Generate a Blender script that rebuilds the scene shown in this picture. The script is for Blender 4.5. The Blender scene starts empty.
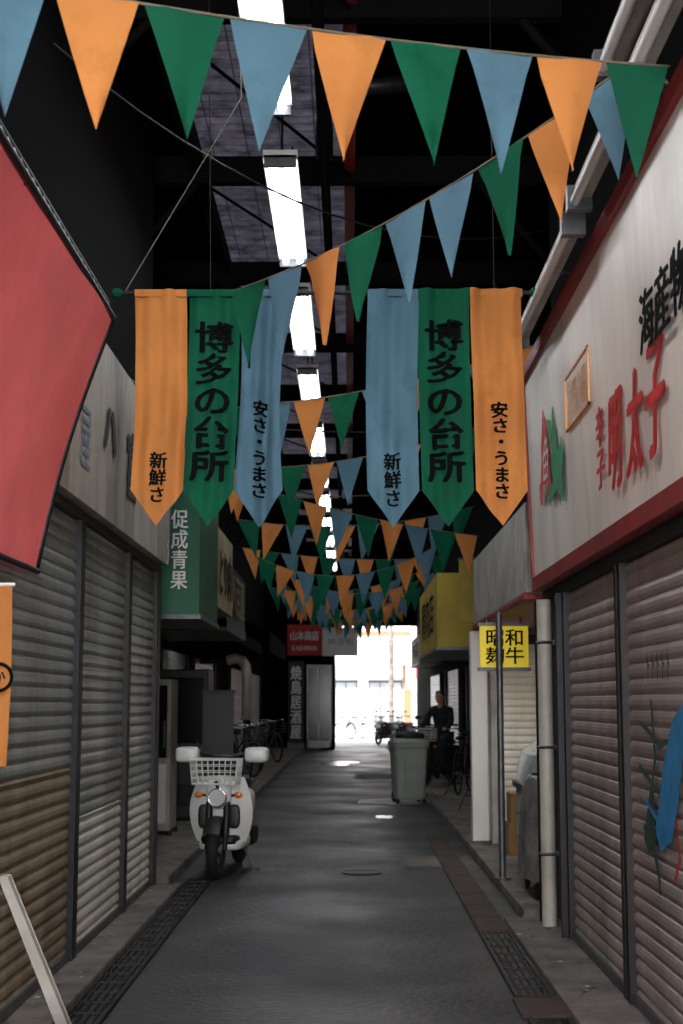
import bpy, math, random
from mathutils import Vector, Matrix
random.seed(7)
D=bpy.data; S=bpy.context.scene; COL=S.collection
pi=math.pi
S.view_settings.view_transform='Standard'

def lin(c):
    return tuple(((x/255)/12.92 if x/255<=.04045 else (((x/255)+.055)/1.055)**2.4) for x in c)

def mat(name,rgb,rough=.7,metal=0,var=.22,scale=5,streak=0,bump=0,emit=0,dirt=None,damt=.5,dscale=1.5,transl=0,spec=.5,rvar=0):
    m=D.materials.new(name); m.use_nodes=True
    nt=m.node_tree; n=nt.nodes; l=nt.links; b=n['Principled BSDF']
    c=lin(rgb)
    tc=n.new('ShaderNodeTexCoord'); mp=n.new('ShaderNodeMapping')
    l.new(tc.outputs['Object'],mp.inputs['Vector'])
    if streak: mp.inputs['Scale'].default_value=(1,1,1.0/streak)
    nz=n.new('ShaderNodeTexNoise'); nz.inputs['Scale'].default_value=scale; nz.inputs['Detail'].default_value=8; nz.inputs['Roughness'].default_value=.65
    l.new(mp.outputs[0],nz.inputs['Vector'])
    rp=n.new('ShaderNodeValToRGB'); e=rp.color_ramp.elements
    e[0].position=.32; e[1].position=.68
    e[0].color=tuple(max(0,x*(1-var)) for x in c)+(1,)
    e[1].color=tuple(min(1,x*(1+var*.7)) for x in c)+(1,)
    l.new(nz.outputs['Fac'],rp.inputs['Fac'])
    out=rp.outputs['Color']
    if dirt:
        n2=n.new('ShaderNodeTexNoise'); n2.inputs['Scale'].default_value=dscale; n2.inputs['Detail'].default_value=10; n2.inputs['Roughness'].default_value=.7
        l.new(mp.outputs[0],n2.inputs['Vector'])
        r2=n.new('ShaderNodeValToRGB'); r2.color_ramp.elements[0].position=.45; r2.color_ramp.elements[1].position=.72
        r2.color_ramp.elements[0].color=(0,0,0,1); r2.color_ramp.elements[1].color=(damt,damt,damt,1)
        l.new(n2.outputs['Fac'],r2.inputs['Fac'])
        mx=n.new('ShaderNodeMix'); mx.data_type='RGBA'
        l.new(r2.outputs['Color'],mx.inputs[0]); l.new(out,mx.inputs[6]); mx.inputs[7].default_value=lin(dirt)+(1,)
        out=mx.outputs[2]
    l.new(out,b.inputs['Base Color'])
    b.inputs['Roughness'].default_value=rough; b.inputs['Metallic'].default_value=metal
    b.inputs['Specular IOR Level'].default_value=spec
    if rvar:
        n4=n.new('ShaderNodeTexNoise'); n4.inputs['Scale'].default_value=.8; n4.inputs['Detail'].default_value=5
        l.new(tc.outputs['Object'],n4.inputs['Vector'])
        mr=n.new('ShaderNodeMapRange'); mr.inputs[1].default_value=.35; mr.inputs[2].default_value=.65; mr.inputs[3].default_value=rough-rvar; mr.inputs[4].default_value=rough+rvar*.5
        l.new(n4.outputs['Fac'],mr.inputs[0]); l.new(mr.outputs[0],b.inputs['Roughness'])
    if bump:
        bp=n.new('ShaderNodeBump'); bp.inputs['Strength'].default_value=bump; bp.inputs['Distance'].default_value=.02
        n3=n.new('ShaderNodeTexNoise'); n3.inputs['Scale'].default_value=scale*9; n3.inputs['Detail'].default_value=6
        l.new(tc.outputs['Object'],n3.inputs['Vector']); l.new(n3.outputs['Fac'],bp.inputs['Height'])
        l.new(bp.outputs[0],b.inputs['Normal'])
    if emit:
        l.new(out,b.inputs['Emission Color']); b.inputs['Emission Strength'].default_value=emit
    if transl:
        tr=n.new('ShaderNodeBsdfTranslucent'); l.new(out,tr.inputs['Color'])
        ms=n.new('ShaderNodeMixShader'); ms.inputs[0].default_value=transl
        l.new(b.outputs[0],ms.inputs[1]); l.new(tr.outputs[0],ms.inputs[2])
        l.new(ms.outputs[0],n['Material Output'].inputs['Surface'])
    return m

class MB:
    def __init__(s,name): s.name=name; s.v=[]; s.f=[]; s.m=[]; s.mats=[]; s.sm=[]
    def mi(s,m):
        if m not in s.mats: s.mats.append(m)
        return s.mats.index(m)
    def add(s,vs,fs,m,smooth=False,M=None):
        o=len(s.v); k=s.mi(m)
        for p in vs:
            p=Vector(p)
            if M is not None: p=M@p
            s.v.append(tuple(p))
        for f in fs: s.f.append(tuple(i+o for i in f)); s.m.append(k); s.sm.append(smooth)
        return s
    def box(s,x0,x1,y0,y1,z0,z1,m,M=None):
        vs=[(x,y,z) for x in (x0,x1) for y in (y0,y1) for z in (z0,z1)]
        fs=[(0,1,3,2),(4,6,7,5),(0,4,5,1),(2,3,7,6),(0,2,6,4),(1,5,7,3)]
        return s.add(vs,fs,m,False,M)
    def cyl(s,p0,p1,r,m,seg=10,r2=None,M=None):
        p0=Vector(p0); p1=Vector(p1); r2=r if r2 is None else r2
        d=(p1-p0).normalized(); a=d.orthogonal().normalized(); b=d.cross(a)
        vs=[];fs=[]
        for k in range(seg):
            t=2*pi*k/seg; o=a*math.cos(t)+b*math.sin(t)
            vs.append(p0+o*r); vs.append(p1+o*r2)
        for k in range(seg):
            j=(k+1)%seg; fs.append((2*k,2*j,2*j+1,2*k+1))
        s.add(vs,fs,m,True,M)
        s.add([vs[2*k] for k in range(seg)],[tuple(range(seg))],m,False,M)
        s.add([vs[2*k+1] for k in range(seg)],[tuple(range(seg))],m,False,M)
        return s
    def tube(s,pts,r,m,seg=8,M=None):
        pts=[Vector(p) for p in pts]; n=len(pts)
        vs=[];fs=[]; a=None
        for i,p in enumerate(pts):
            d=(pts[min(i+1,n-1)]-pts[max(i-1,0)]).normalized()
            if a is None: a=d.orthogonal().normalized()
            a=(a-d*a.dot(d)); a=a.normalized() if a.length>1e-6 else d.orthogonal().normalized()
            b=d.cross(a)
            for k in range(seg):
                t=2*pi*k/seg; vs.append(p+(a*math.cos(t)+b*math.sin(t))*r)
        for i in range(n-1):
            for k in range(seg):
                j=(k+1)%seg; fs.append((i*seg+k,i*seg+j,(i+1)*seg+j,(i+1)*seg+k))
        fs.append(tuple(range(seg))); fs.append(tuple((n-1)*seg+k for k in range(seg)))
        return s.add(vs,fs,m,True,M)
    def grid(s,fn,nu,nv,m,smooth=True,M=None):
        vs=[fn(i/nu,j/nv) for j in range(nv+1) for i in range(nu+1)]
        fs=[(j*(nu+1)+i,j*(nu+1)+i+1,(j+1)*(nu+1)+i+1,(j+1)*(nu+1)+i) for j in range(nv) for i in range(nu)]
        return s.add(vs,fs,m,smooth,M)
    def sell(s,c,r,m,e=1.0,seg=20,rings=12,M=None):
        def pw(x): return math.copysign(abs(x)**e,x)
        def fn(u,v):
            t=2*pi*u; q=pi*(v-.5)
            return (c[0]+r[0]*pw(math.cos(q))*pw(math.cos(t)),c[1]+r[1]*pw(math.cos(q))*pw(math.sin(t)),c[2]+r[2]*pw(math.sin(q)))
        return s.grid(fn,seg,rings,m,True,M)
    def torus(s,c,axis,R,r,m,seg=32,sg=8,M=None,a0=0,a1=2*pi):
        ax=Vector(axis).normalized(); a=Vector((0,0,1)) if abs(ax.z)<.9 else Vector((1,0,0)); b=ax.cross(a); c=Vector(c)
        def fn(u,v):
            t=a0+(a1-a0)*u; q=2*pi*v; o=a*math.cos(t)+b*math.sin(t)
            return c+o*(R+r*math.cos(q))+ax*(r*math.sin(q))
        return s.grid(fn,seg,sg,m,True,M)
    def quad(s,a,b,c,d,m,M=None): return s.add([a,b,c,d],[(0,1,2,3)],m,False,M)
    def prism(s,pts,fn,a,b,m,M=None):
        n=len(pts); vs=[fn(p[0],p[1],a) for p in pts]+[fn(p[0],p[1],b) for p in pts]
        fs=[tuple(range(n)),tuple(range(2*n-1,n-1,-1))]+[(i,(i+1)%n,(i+1)%n+n,i+n) for i in range(n)]
        return s.add(vs,fs,m,False,M)
    def build(s,loc=(0,0,0),rot=(0,0,0),bevel=0,parent=None,scale=1):
        me=D.meshes.new(s.name); me.from_pydata(s.v,[],s.f)
        for m in s.mats: me.materials.append(m)
        me.polygons.foreach_set('material_index',s.m); me.polygons.foreach_set('use_smooth',s.sm)
        me.update()
        ob=D.objects.new(s.name,me); COL.objects.link(ob)
        ob.location=loc; ob.rotation_euler=rot; ob.scale=(scale,)*3
        if parent: ob.parent=parent
        if bevel:
            md=ob.modifiers.new('b','BEVEL'); md.width=bevel; md.segments=2; md.limit_method='ANGLE'; md.angle_limit=1.0
        return ob

def glyph(mb,body,fn,w,h,m,bold=0,line=1.0,shear=0,fat=0):
    cu=D.curves.new('t','FONT'); cu.body=body; cu.size=1; cu.align_x='CENTER'; cu.offset=bold; cu.space_line=line; cu.shear=shear
    cu.resolution_u=3
    ob=D.objects.new('t',cu); COL.objects.link(ob)
    bpy.context.view_layer.update()
    dg=bpy.context.evaluated_depsgraph_get()
    me=D.meshes.new_from_object(ob.evaluated_get(dg))
    vs=[v.co.copy() for v in me.vertices]; fs=[tuple(p.vertices) for p in me.polygons]
    D.objects.remove(ob); D.meshes.remove(me)
    if not vs: return
    x0=min(v.x for v in vs); x1=max(v.x for v in vs); y0=min(v.y for v in vs); y1=max(v.y for v in vs)
    sx=w/max(x1-x0,1e-4); sy=h/max(y1-y0,1e-4)
    o=Vector(fn(0,0)); nn=(Vector(fn(.01,0))-o).cross(Vector(fn(0,.01))-o).normalized()
    offs=[(0,0)]
    if fat: offs+=[(fat,0),(-fat,0),(0,fat*.6),(0,-fat*.6),(fat*.7,fat*.5),(-fat*.7,-fat*.5)]
    for i,(a,b) in enumerate(offs):
        mb.add([Vector(fn((v.x-(x0+x1)/2)*sx+a,(v.y-(y0+y1)/2)*sy+b))+nn*(.0009*i) for v in vs],fs,m)

def faceR(x,y,z): return lambda u,v:(x,y-u,z+v)
def faceL(x,y,z): return lambda u,v:(x,y+u,z+v)
def faceC(x,y,z): return lambda u,v:(x+u,y,z+v)

def slats(mb,p0,p1,nrm,z0,z1,m,pitch=.075,depth=.014):
    p0=Vector(p0+(0,)); p1=Vector(p1+(0,)); nrm=Vector(nrm+(0,))
    prof=[(0,0),(.1,.6),(.3,1),(.6,.95),(.84,.55),(.92,0)]
    pts=[]; z=z0
    while z<z1-1e-4:
        for t,d in prof:
            zz=z+t*pitch
            if zz<=z1: pts.append((d*depth,zz))
        z+=pitch
    pts.append((0,z1))
    vs=[];fs=[]
    for d,zz in pts:
        a=p0+nrm*d; b=p1+nrm*d; vs.append((a.x,a.y,zz)); vs.append((b.x,b.y,zz))
    for i in range(len(pts)-1): fs.append((2*i,2*i+1,2*i+3,2*i+2))
    mb.add(vs,fs,m)

# ---------------- materials
M_asph=mat('asphalt',(48,46,50),.55,var=.5,scale=2.2,bump=.5,dirt=(31,29,33),damt=.85,dscale=.6,rvar=.15)
M_patch=mat('asphalt_patch',(78,76,78),.75,var=.25,scale=6,bump=.3)
M_conc=mat('concrete',(112,106,100),.85,var=.45,scale=4,bump=.4,dirt=(42,38,35),damt=.92)
M_conc2=mat('brown_concrete',(66,52,47),.85,var=.45,scale=6,bump=.3,dirt=(30,25,23),damt=.8)
M_dark=mat('dark_wall',(6,6,7),.95,var=.4,scale=2,spec=.03)
M_black=mat('black_paint',(14,14,16),.5,var=.3)
M_roof=mat('roof_steel',(6,5,7),.95,var=.4,scale=1.5,spec=.03)
M_beam=mat('roof_beam_steel',(13,11,13),.8,var=.4,scale=6,spec=.1)
M_steel=mat('steel',(96,98,102),.45,.7,var=.3,scale=8)
M_dsteel=mat('dark_steel',(36,36,40),.5,.6,var=.4,scale=8,dirt=(62,38,28),damt=.5)
M_shutL=mat('shutter_greygreen',(158,163,159),.33,.3,var=.28,scale=3,streak=4,dirt=(62,57,52),damt=.8,dscale=2)
M_shutLt=mat('shutter_tan',(160,142,116),.45,.2,var=.36,scale=3,streak=3,dirt=(74,60,48),damt=.8,dscale=2)
M_shutC=mat('shutter_cream',(228,223,212),.45,.05,var=.15,scale=3,streak=3,dirt=(120,110,96),damt=.7,dscale=2)
M_shutR=mat('shutter_warm_grey',(180,166,160),.34,.25,var=.26,scale=2.5,streak=4,dirt=(95,82,77),damt=.8,dscale=1.8)
M_signL=mat('sign_dirty_white',(184,178,167),.55,var=.22,scale=2,streak=5,dirt=(66,62,56),damt=.95,dscale=1.6)
M_signR=mat('sign_white',(228,222,212),.42,var=.1,scale=2,streak=5,dirt=(130,120,110),damt=.65,dscale=.9)
M_redtrim=mat('red_trim',(140,34,34),.5,var=.3,scale=5,dirt=(70,22,20),damt=.6)
M_awn=mat('awning_red_glow',(220,100,102),.45,var=.16,scale=1.2,dirt=(176,58,66),damt=.6,dscale=.8,emit=.3)  # emission imitates backlit vinyl; no lamp stands behind it
M_or=mat('cloth_orange',(228,150,84),.85,var=.22,scale=5,transl=.3,spec=.1,dirt=(160,98,56),damt=.7,dscale=2.5)
M_gr=mat('cloth_green',(26,104,76),.85,var=.28,scale=5,transl=.3,spec=.1,dirt=(30,68,56),damt=.7,dscale=2.5)
M_bl=mat('cloth_blue',(100,138,158),.85,var=.22,scale=5,transl=.3,spec=.1,dirt=(60,88,108),damt=.7,dscale=2.5)
M_hem=mat('cord',(110,102,88),.9)
M_ink=mat('ink',(12,14,16),.9,var=.1,spec=.1)
M_inkf=mat('faded_ink',(46,50,56),.9,var=.5,scale=12)
M_bluef=mat('faded_blue',(110,135,155),.9,var=.4,scale=10)
M_red=mat('sign_red',(200,40,38),.6,var=.25,scale=9)
M_sealo=mat('seal_orange',(226,165,110),.7)
M_sgreen=mat('sign_green',(16,90,62),.55,var=.2,scale=3,dirt=(10,50,38),damt=.6)
M_logog=mat('logo_green',(30,140,90),.6,var=.3,scale=9)
M_white=mat('white_paint',(220,220,217),.35,var=.06,scale=4)
M_whiteD=mat('white_dirty',(176,172,164),.6,var=.25,scale=4,dirt=(90,84,76),damt=.7)
M_yel=mat('sign_yellow',(226,200,45),.5,var=.1,scale=2,emit=.38)  # emission put into the yellow so the sign looks bright
M_yel2=mat('sign_yellow_faded',(180,156,50),.6,var=.2,scale=2,dirt=(110,95,40),damt=.6)
M_beige=mat('beige',(165,150,115),.6,var=.25,scale=4,dirt=(80,70,50),damt=.7)
M_lamp=D.materials.new('fluorescent_tube'); M_lamp.use_nodes=True
bb=M_lamp.node_tree.nodes['Principled BSDF']; bb.inputs['Emission Color'].default_value=(.92,.96,1,1); bb.inputs['Emission Strength'].default_value=12
M_rub=mat('rubber',(18,18,19),.8,var=.2)
M_chrome=mat('chrome',(200,200,205),.15,1,var=.05)
M_glass=mat('headlight_glass',(210,215,220),.1,.3,var=.05)
M_bin=mat('bin_grey',(150,156,148),.6,var=.12,scale=5,dirt=(100,100,90),damt=.5)
M_bind=mat('bin_dark_green',(60,78,70),.6,var=.15)
M_amber=mat('amber',(230,120,20),.3)
M_skin=mat('skin',(200,150,122),.6,var=.08)
M_cloth=mat('dark_jacket',(26,28,34),.9,var=.3,scale=14)
M_jean=mat('dark_trousers',(34,36,44),.9,var=.3,scale=14)
M_hair=mat('hair',(14,12,12),.6,var=.3,scale=30)
M_pipe=mat('pvc_pipe',(176,170,162),.5,var=.15,scale=5,dirt=(100,90,82),damt=.6)
M_glz=mat('shop_glass_dark',(20,24,28),.15,.2,var=.3)
M_sun=mat('sunlit_plaster',(228,224,222),.8,var=.08,scale=1)
M_tan=mat('brown_plaster',(150,98,72),.8,var=.1)
M_pane=mat('window_pane_outdoor',(170,174,184),.3,var=.3,scale=1)
M_road2=mat('outdoor_road',(165,163,163),.8,var=.15)

M_sky=D.materials.new('skylight_glazing'); M_sky.use_nodes=True
nt=M_sky.node_tree; n=nt.nodes; l=nt.links; b=n['Principled BSDF']
tc=n.new('ShaderNodeTexCoord'); br=n.new('ShaderNodeTexBrick'); br.inputs['Scale'].default_value=1.6
br.inputs['Color1'].default_value=(.13,.12,.16,1); br.inputs['Color2'].default_value=(.09,.085,.115,1); br.inputs['Mortar'].default_value=(.04,.04,.05,1)
br.inputs['Mortar Size'].default_value=.012; br.offset=0
nz=n.new('ShaderNodeTexNoise'); nz.inputs['Scale'].default_value=4; nz.inputs['Detail'].default_value=10; nz.inputs['Roughness'].default_value=.75
l.new(tc.outputs['Object'],br.inputs['Vector']); l.new(tc.outputs['Object'],nz.inputs['Vector'])
mx=n.new('ShaderNodeMix'); mx.data_type='RGBA'; mx.blend_type='MULTIPLY'; mx.inputs[0].default_value=.95
r=n.new('ShaderNodeValToRGB'); r.color_ramp.elements[0].position=.38; r.color_ramp.elements[1].position=.62
r.color_ramp.elements[0].color=(.2,.2,.2,1)
l.new(nz.outputs['Fac'],r.inputs['Fac']); l.new(br.outputs['Color'],mx.inputs[6]); l.new(r.outputs['Color'],mx.inputs[7])
l.new(mx.outputs[2],b.inputs['Base Color']); l.new(mx.outputs[2],b.inputs['Emission Color']); b.inputs['Emission Strength'].default_value=.65  # emission stands in for daylight coming through the grimy panels
b.inputs['Roughness'].default_value=.6

# ---------------- room shell
MB('floor').box(-6,6,-4,49,-.2,0,M_asph).build()
MB('street_beyond').box(-25,25,49,80,-.2,-.005,M_road2).build()
MB('wall_left').box(-2.6,-1.7,-4,11.7,0,6.5,M_dark).build()
MB('wall_left_far').box(-3.0,-2.6,11.7,48.5,0,6.5,M_dark).build()
w=MB('wall_left_corner'); w.box(-2.6,-.5,45,48.5,0,6.5,M_dark); w.build()
MB('wall_right').box(1.47,2.4,-4,9.95,0,6.5,M_dark).build()
MB('wall_right_far').box(2.3,2.7,9.95,48.5,0,6.5,M_dark).build()
c=MB('ceiling'); c.box(-3,-1.4,-4,49,6.5,6.62,M_roof); c.box(0,2.7,-4,49,6.5,6.62,M_roof); c.build()
MB('skylight').box(-1.4,0,-4,49,6.53,6.56,M_sky).build()
MB('wall_end_header').box(-.5,2.3,48.2,48.5,4.1,6.5,M_dark).build()
rf=MB('roof_frame')
for x in (-1.4,0): rf.box(x-.05,x+.05,-4,48,6.3,6.5,M_redtrim if x==0 else M_beam)
y=3
while y<47:
    rf.box(-2.55,2.25,y-.05,y+.05,6.2,6.45,M_beam)
    rf.cyl((-2.5,y,5.0),(-1.4,y,6.2),.035,M_beam); rf.cyl((2.2,y,5.0),(1.2,y,6.2),.035,M_beam)
    rf.cyl((-1.4,y,6.25),(0,y+3,6.25),.015,M_beam,6)
    y+=3.1
rf.cyl((-.2,-4,5.75),(-.2,46,5.75),.04,M_beam)
rf.tube([(-.2,10.6,5.75),(-.2,10.6,6.0),(-.2,10.3,6.2),(.6,10.3,6.25)],.07,M_dsteel)
rf.build()

# pavements
p=MB('pavement_left'); p.box(-1.62,-1.38,-4,11.7,0,.035,M_conc); p.build(bevel=.008)
p=MB('pavement_left'); p.box(-2.599,-1.62,11.71,45,0,.07,M_conc)
y=11.71
while y<44: p.box(-1.62,-1.48,y,y+.58,0,.09,M_conc); y+=.6
p.box(-2.599,-.9,44,44.99,0,.07,M_conc); p.build(bevel=.008)
p=MB('pavement_right'); p.box(1.06,1.469,-4,9.95,0,.035,M_conc); p.build(bevel=.008)
p=MB('pavement_right'); p.box(1.34,2.299,9.96,48,0,.06,M_conc)
y=9.96
while y<47: p.box(1.2,1.34,y,y+.58,0,.08,M_conc); y+=.6
p.build(bevel=.008)
def drain(x0,x1,y0,y1):
    d=MB('drain_grate'); d.box(x0,x1,y0,y1,0,.006,M_black)
    d.box(x0,x0+.018,y0,y1,0,.02,M_dsteel); d.box(x1-.018,x1,y0,y1,0,.02,M_dsteel)
    n_=5
    for k in range(1,n_): 
        xx=x0+(x1-x0)*k/n_; d.box(xx-.004,xx+.004,y0,y1,0,.018,M_dsteel)
    y=y0
    while y<y1: d.box(x0,x1,y-.006,y+.006,0,.02,M_dsteel); y+=.25
    d.build()
drain(-1.37,-1.17,4,12.2)
drain(.84,1.04,7.4,9.4); drain(.84,1.04,4.5,6.9)
g=MB('gutter_cover')
y=9.45
while y<16: g.box(.84,1.05,y,y+.57,0,.022,M_conc2); y+=.6
g.box(.82,1.07,6.95,7.35,0,.022,M_conc2); g.build(bevel=.006)
rp=MB('road_patch')
rp.add([(.5,13.2,.004),(1.15,13.1,.004),(1.18,13.9,.004),(.52,14.0,.004)],[(0,1,2,3)],M_conc)
rp.add([(.1,21.3,.004),(.55,21,.004),(1.1,21.1,.004),(1.1,22.2,.004),(.5,22.4,.004),(.15,22.1,.004)],[(0,1,2,3,4,5)],M_whiteD)
rp.add([(.1,28,.004),(.9,28,.004),(.9,30,.004),(.1,30,.004)],[(0,1,2,3)],M_patch)
rp.build()
M_wet=mat('water_puddle',(26,26,28),.22,var=.2,spec=.6)
pd=MB('puddle')
def blob(cx,cy,rx,ry,seed,z=.0045):
    n_=26; r_=random.Random(seed); ph=[r_.uniform(0,6) for _ in range(4)]
    pts=[]
    for k in range(n_):
        t=2*pi*k/n_; f=1+.25*math.sin(2*t+ph[0])+.15*math.sin(3*t+ph[1])+.1*math.sin(5*t+ph[2])
        pts.append((cx+rx*f*math.cos(t),cy+ry*f*math.sin(t),z))
    pd.add(pts,[tuple(range(n_))],M_wet)
blob(-.3,35,.5,1.2,2); blob(.5,18.8,.15,.3,4); pd.build()
mh=MB('manhole_cover'); mh.cyl((.1,12.7,0),(.1,12.7,.008),.17,M_asph,32); mh.torus((.1,12.7,.006),(0,0,1),.17,.005,M_dsteel); mh.torus((.1,12.7,.006),(0,0,1),.1,.004,M_dsteel); mh.build()
lt=MB('gutter_litter')
for k in range(90):
    sd=random.choice((-1,1)); x=random.uniform(-1.58,-1.4) if sd<0 else random.uniform(1.07,1.3); yy=random.uniform(7,13); zz=.038 if yy<9.9 or sd<0 else .083
    if sd<0 and yy>11.6: continue
    a_=random.uniform(0,6); s1=random.uniform(.006,.022)
    lt.add([(x+s1*math.cos(a_+t),yy+s1*1.4*math.sin(a_+t),zz+.003*(i%2)) for i,t in enumerate((0,1.4,3,4.6))],[(0,1,2,3)],random.choice([M_conc2,M_whiteD,M_black]))
lt.build()

def shutter(name,x,y0,y1,side,z0,zm,z1,mu,ml):
    s_=MB(name); nr=(-side,0)
    if zm: slats(s_,(x,y0),(x,y1),nr,z0,zm,ml); 
    slats(s_,(x,y0),(x,y1),nr,zm or z0,z1,mu)
    s_.box(min(x,x-side*.03),max(x,x-side*.03),y0,y1,z0-.0,z0+.05,M_steel)
    a=x-side*.045
    for yy in (y0,y1): s_.box(min(x,a),max(x,a),yy-.03,yy+.03,z0,z1,M_dsteel)
    return s_.build()
shutter('roller_shutter',-1.63,4.5,8.25,-1,.04,1.13,2.57,M_shutL,M_shutLt)
shutter('roller_shutter',-1.63,8.32,10.08,-1,.04,.82,2.57,M_shutL,M_shutC)
shutter('roller_shutter',-1.63,10.15,11.55,-1,.04,.8,2.57,M_shutL,M_shutC)
shutter('roller_shutter',1.41,7.22,9.0,1,.04,None,2.2,M_shutR,M_shutR)
sh=shutter('roller_shutter',1.41,4.2,7.12,1,.04,None,2.2,M_shutR,M_shutR)
f=MB('shutter_head_box'); f.box(-1.699,-1.58,4,11.7,2.57,2.62,M_black); f.box(-1.699,-1.58,11.6,11.7,0,2.57,M_dsteel); f.build()
f=MB('shutter_head_box'); f.box(1.36,1.469,4,9.9,2.2,2.27,M_black); f.box(1.33,1.469,9.06,9.12,0,2.2,M_dsteel); f.build()
gm=MB('shutter_mural')
SX=[1.385]
def stroke(pts,wd,m):
    SX[0]-=.0006
    for (a,b_) in zip(pts[:-1],pts[1:]):
        SX[0]-=.0002
        a_=Vector((SX[0],)+a); b2=Vector((SX[0],)+b_); d=(b2-a_).normalized(); nn=Vector((0,-d.z,d.y))*wd/2
        a_=a_-d*wd*.3; b2=b2+d*wd*.3
        gm.quad(a_-nn,a_+nn,b2+nn,b2-nn,m)
M_mb=mat('mural_blue',(50,135,190),.6,var=.3,scale=12); M_mg=mat('mural_green',(46,74,64),.6,var=.4,scale=12)
gm.add([(1.386,5.9,1.5),(1.386,6.1,1.42),(1.386,6.3,1.22),(1.386,6.5,.92),(1.386,6.4,.84),(1.386,6.18,.9),(1.386,6.02,1.1),(1.386,5.88,1.36)],[tuple(range(8))],M_mb)
gm.add([(1.386,6.5,1.2),(1.386,6.6,1.1),(1.386,6.76,.86),(1.386,6.64,.8),(1.386,6.52,.9)],[tuple(range(5))],M_mg)
stroke([(6.75,1.4),(6.55,1.36),(6.35,1.3),(6.2,1.33)],.025,M_mg)
stroke([(6.5,1.5),(6.45,1.25),(6.6,1.0),(6.5,.8),(6.42,.7)],.04,M_mg)
stroke([(6.8,1.2),(6.6,1.15),(6.4,1.1)],.03,M_mg); stroke([(6.7,1.05),(6.45,.98),(6.25,.9)],.025,M_mb); stroke([(6.72,.92),(6.5,.88),(6.4,.66)],.035,M_mg)
stroke([(6.05,1.0),(6.0,.85),(6.1,.75)],.03,M_red)
for k in range(5): stroke([(6.55-.11*k,1.7),(6.5-.11*k,1.66)],.015,M_mg); stroke([(6.52-.11*k,1.72),(6.53-.11*k,1.6)],.012,M_mg)
gm.build(parent=None)

s_=MB('shop_fascia_sign'); s_.box(-1.699,-1.52,7.05,11.6,2.63,3.72,M_signL); s_.box(-1.699,-1.5,11.55,11.62,2.63,3.74,M_steel)
glyph(s_,'富',faceL(-1.515,9.6,3.12),.42,.46,M_inkf,.0,fat=.02)
glyph(s_,'ハ',faceL(-1.515,8.7,3.2),.4,.25,M_inkf,.0,fat=.035)
glyph(s_,'屋',faceL(-1.515,7.9,3.0),.3,.36,M_bluef,0)
glyph(s_,'果',faceL(-1.515,10.7,3.05),.3,.3,M_bluef,0)
s_.build()

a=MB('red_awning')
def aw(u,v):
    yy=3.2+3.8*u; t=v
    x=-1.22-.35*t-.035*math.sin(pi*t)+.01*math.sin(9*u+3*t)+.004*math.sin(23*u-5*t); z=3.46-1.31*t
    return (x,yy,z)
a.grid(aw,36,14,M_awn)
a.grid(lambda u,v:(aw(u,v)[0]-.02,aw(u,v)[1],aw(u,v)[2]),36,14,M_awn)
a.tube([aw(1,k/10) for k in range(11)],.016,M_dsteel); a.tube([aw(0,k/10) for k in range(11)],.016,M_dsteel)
a.cyl((-1.57,3.2,2.15),(-1.57,7,2.15),.016,M_dsteel); a.cyl((-1.22,3.2,3.46),(-1.22,7,3.46),.018,M_black); a.cyl((-1.25,3.2,3.54),(-1.25,7,3.54),.014,M_black)
y=3.2
while y<6.95:
    a.cyl((-1.22,y,3.46),(-1.25,y+.05,3.54),.01,M_steel,6); a.cyl((-1.25,y+.05,3.54),(-1.22,y+.1,3.46),.01,M_steel,6); y+=.1
for y in (3.3,5.1,6.95):
    a.cyl((-1.69,y,3.46),(-1.22,y,3.46),.014,M_black); a.cyl((-1.58,y,2.15),(-1.57,y,2.15),.014,M_black)
a.build()

nb=MB('nobori_banner')
nb.grid(lambda u,v:(-1.55+.16*u,5.75+.02*math.sin(6*u+4*v),1.97-.73*v),6,10,M_or)
nb.cyl((-1.56,5.75,.04),(-1.56,5.75,2.05),.012,M_white); nb.cyl((-1.58,5.75,1.98),(-1.38,5.75,1.98),.008,M_white)
nb.torus((-1.43,5.72,1.6),(0,1,0),.055,.007,M_ink,20,6); glyph(nb,'か',faceC(-1.43,5.72,1.6),.06,.06,M_ink,.01)
nb.cyl((-1.5,5.75,.036),(-1.5,5.75,.07),.1,M_whiteD,18); nb.build()
pl=MB('leaning_board'); pl.prism([(-1.58,.72),(-1.545,.72),(-1.24,.04),(-1.285,.04)],lambda a_,b_,c_:(a_,c_,b_),6.45,6.52,M_whiteD); pl.build(bevel=.004)

s_=MB('shop_sign_board')
def rs(y0,y1,za,zb,off,m,th=.1):
    xa=1.30-(za-2.35)*.035-off; xb=1.30-(zb-2.35)*.035-off
    s_.add([(xa,y0,za),(xa,y1,za),(xb,y1,zb),(xb,y0,zb),(1.469,y0,za),(1.469,y1,za),(1.469,y1,zb),(1.469,y0,zb)],[(0,1,2,3),(4,5,6,7),(0,1,5,4),(3,2,6,7),(1,2,6,5),(0,3,7,4)],m)
rs(3.6,9.8,2.36,3.76,0,M_signR); rs(3.6,9.84,2.27,2.36,.02,M_redtrim); rs(3.6,9.84,3.76,3.84,.03,M_redtrim); rs(9.8,9.84,2.27,3.84,.02,M_redtrim)
X=1.262
glyph(s_,'辛\n子',faceR(X+.01,7.0,2.78),.2,.42,M_red,.0,.95,fat=.01)
glyph(s_,'明',faceR(X+.01,6.6,2.74),.34,.46,M_red,.0,shear=.15,fat=.016)
glyph(s_,'太',faceR(X+.01,6.15,2.74),.36,.46,M_red,.0,shear=.15,fat=.016)
glyph(s_,'子',faceR(X+.01,5.72,2.76),.36,.48,M_red,.0,shear=.15,fat=.016)
glyph(s_,'海産物',faceR(X-.01,5.45,3.1),.86,.27,M_ink,.0,fat=.008)
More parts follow.
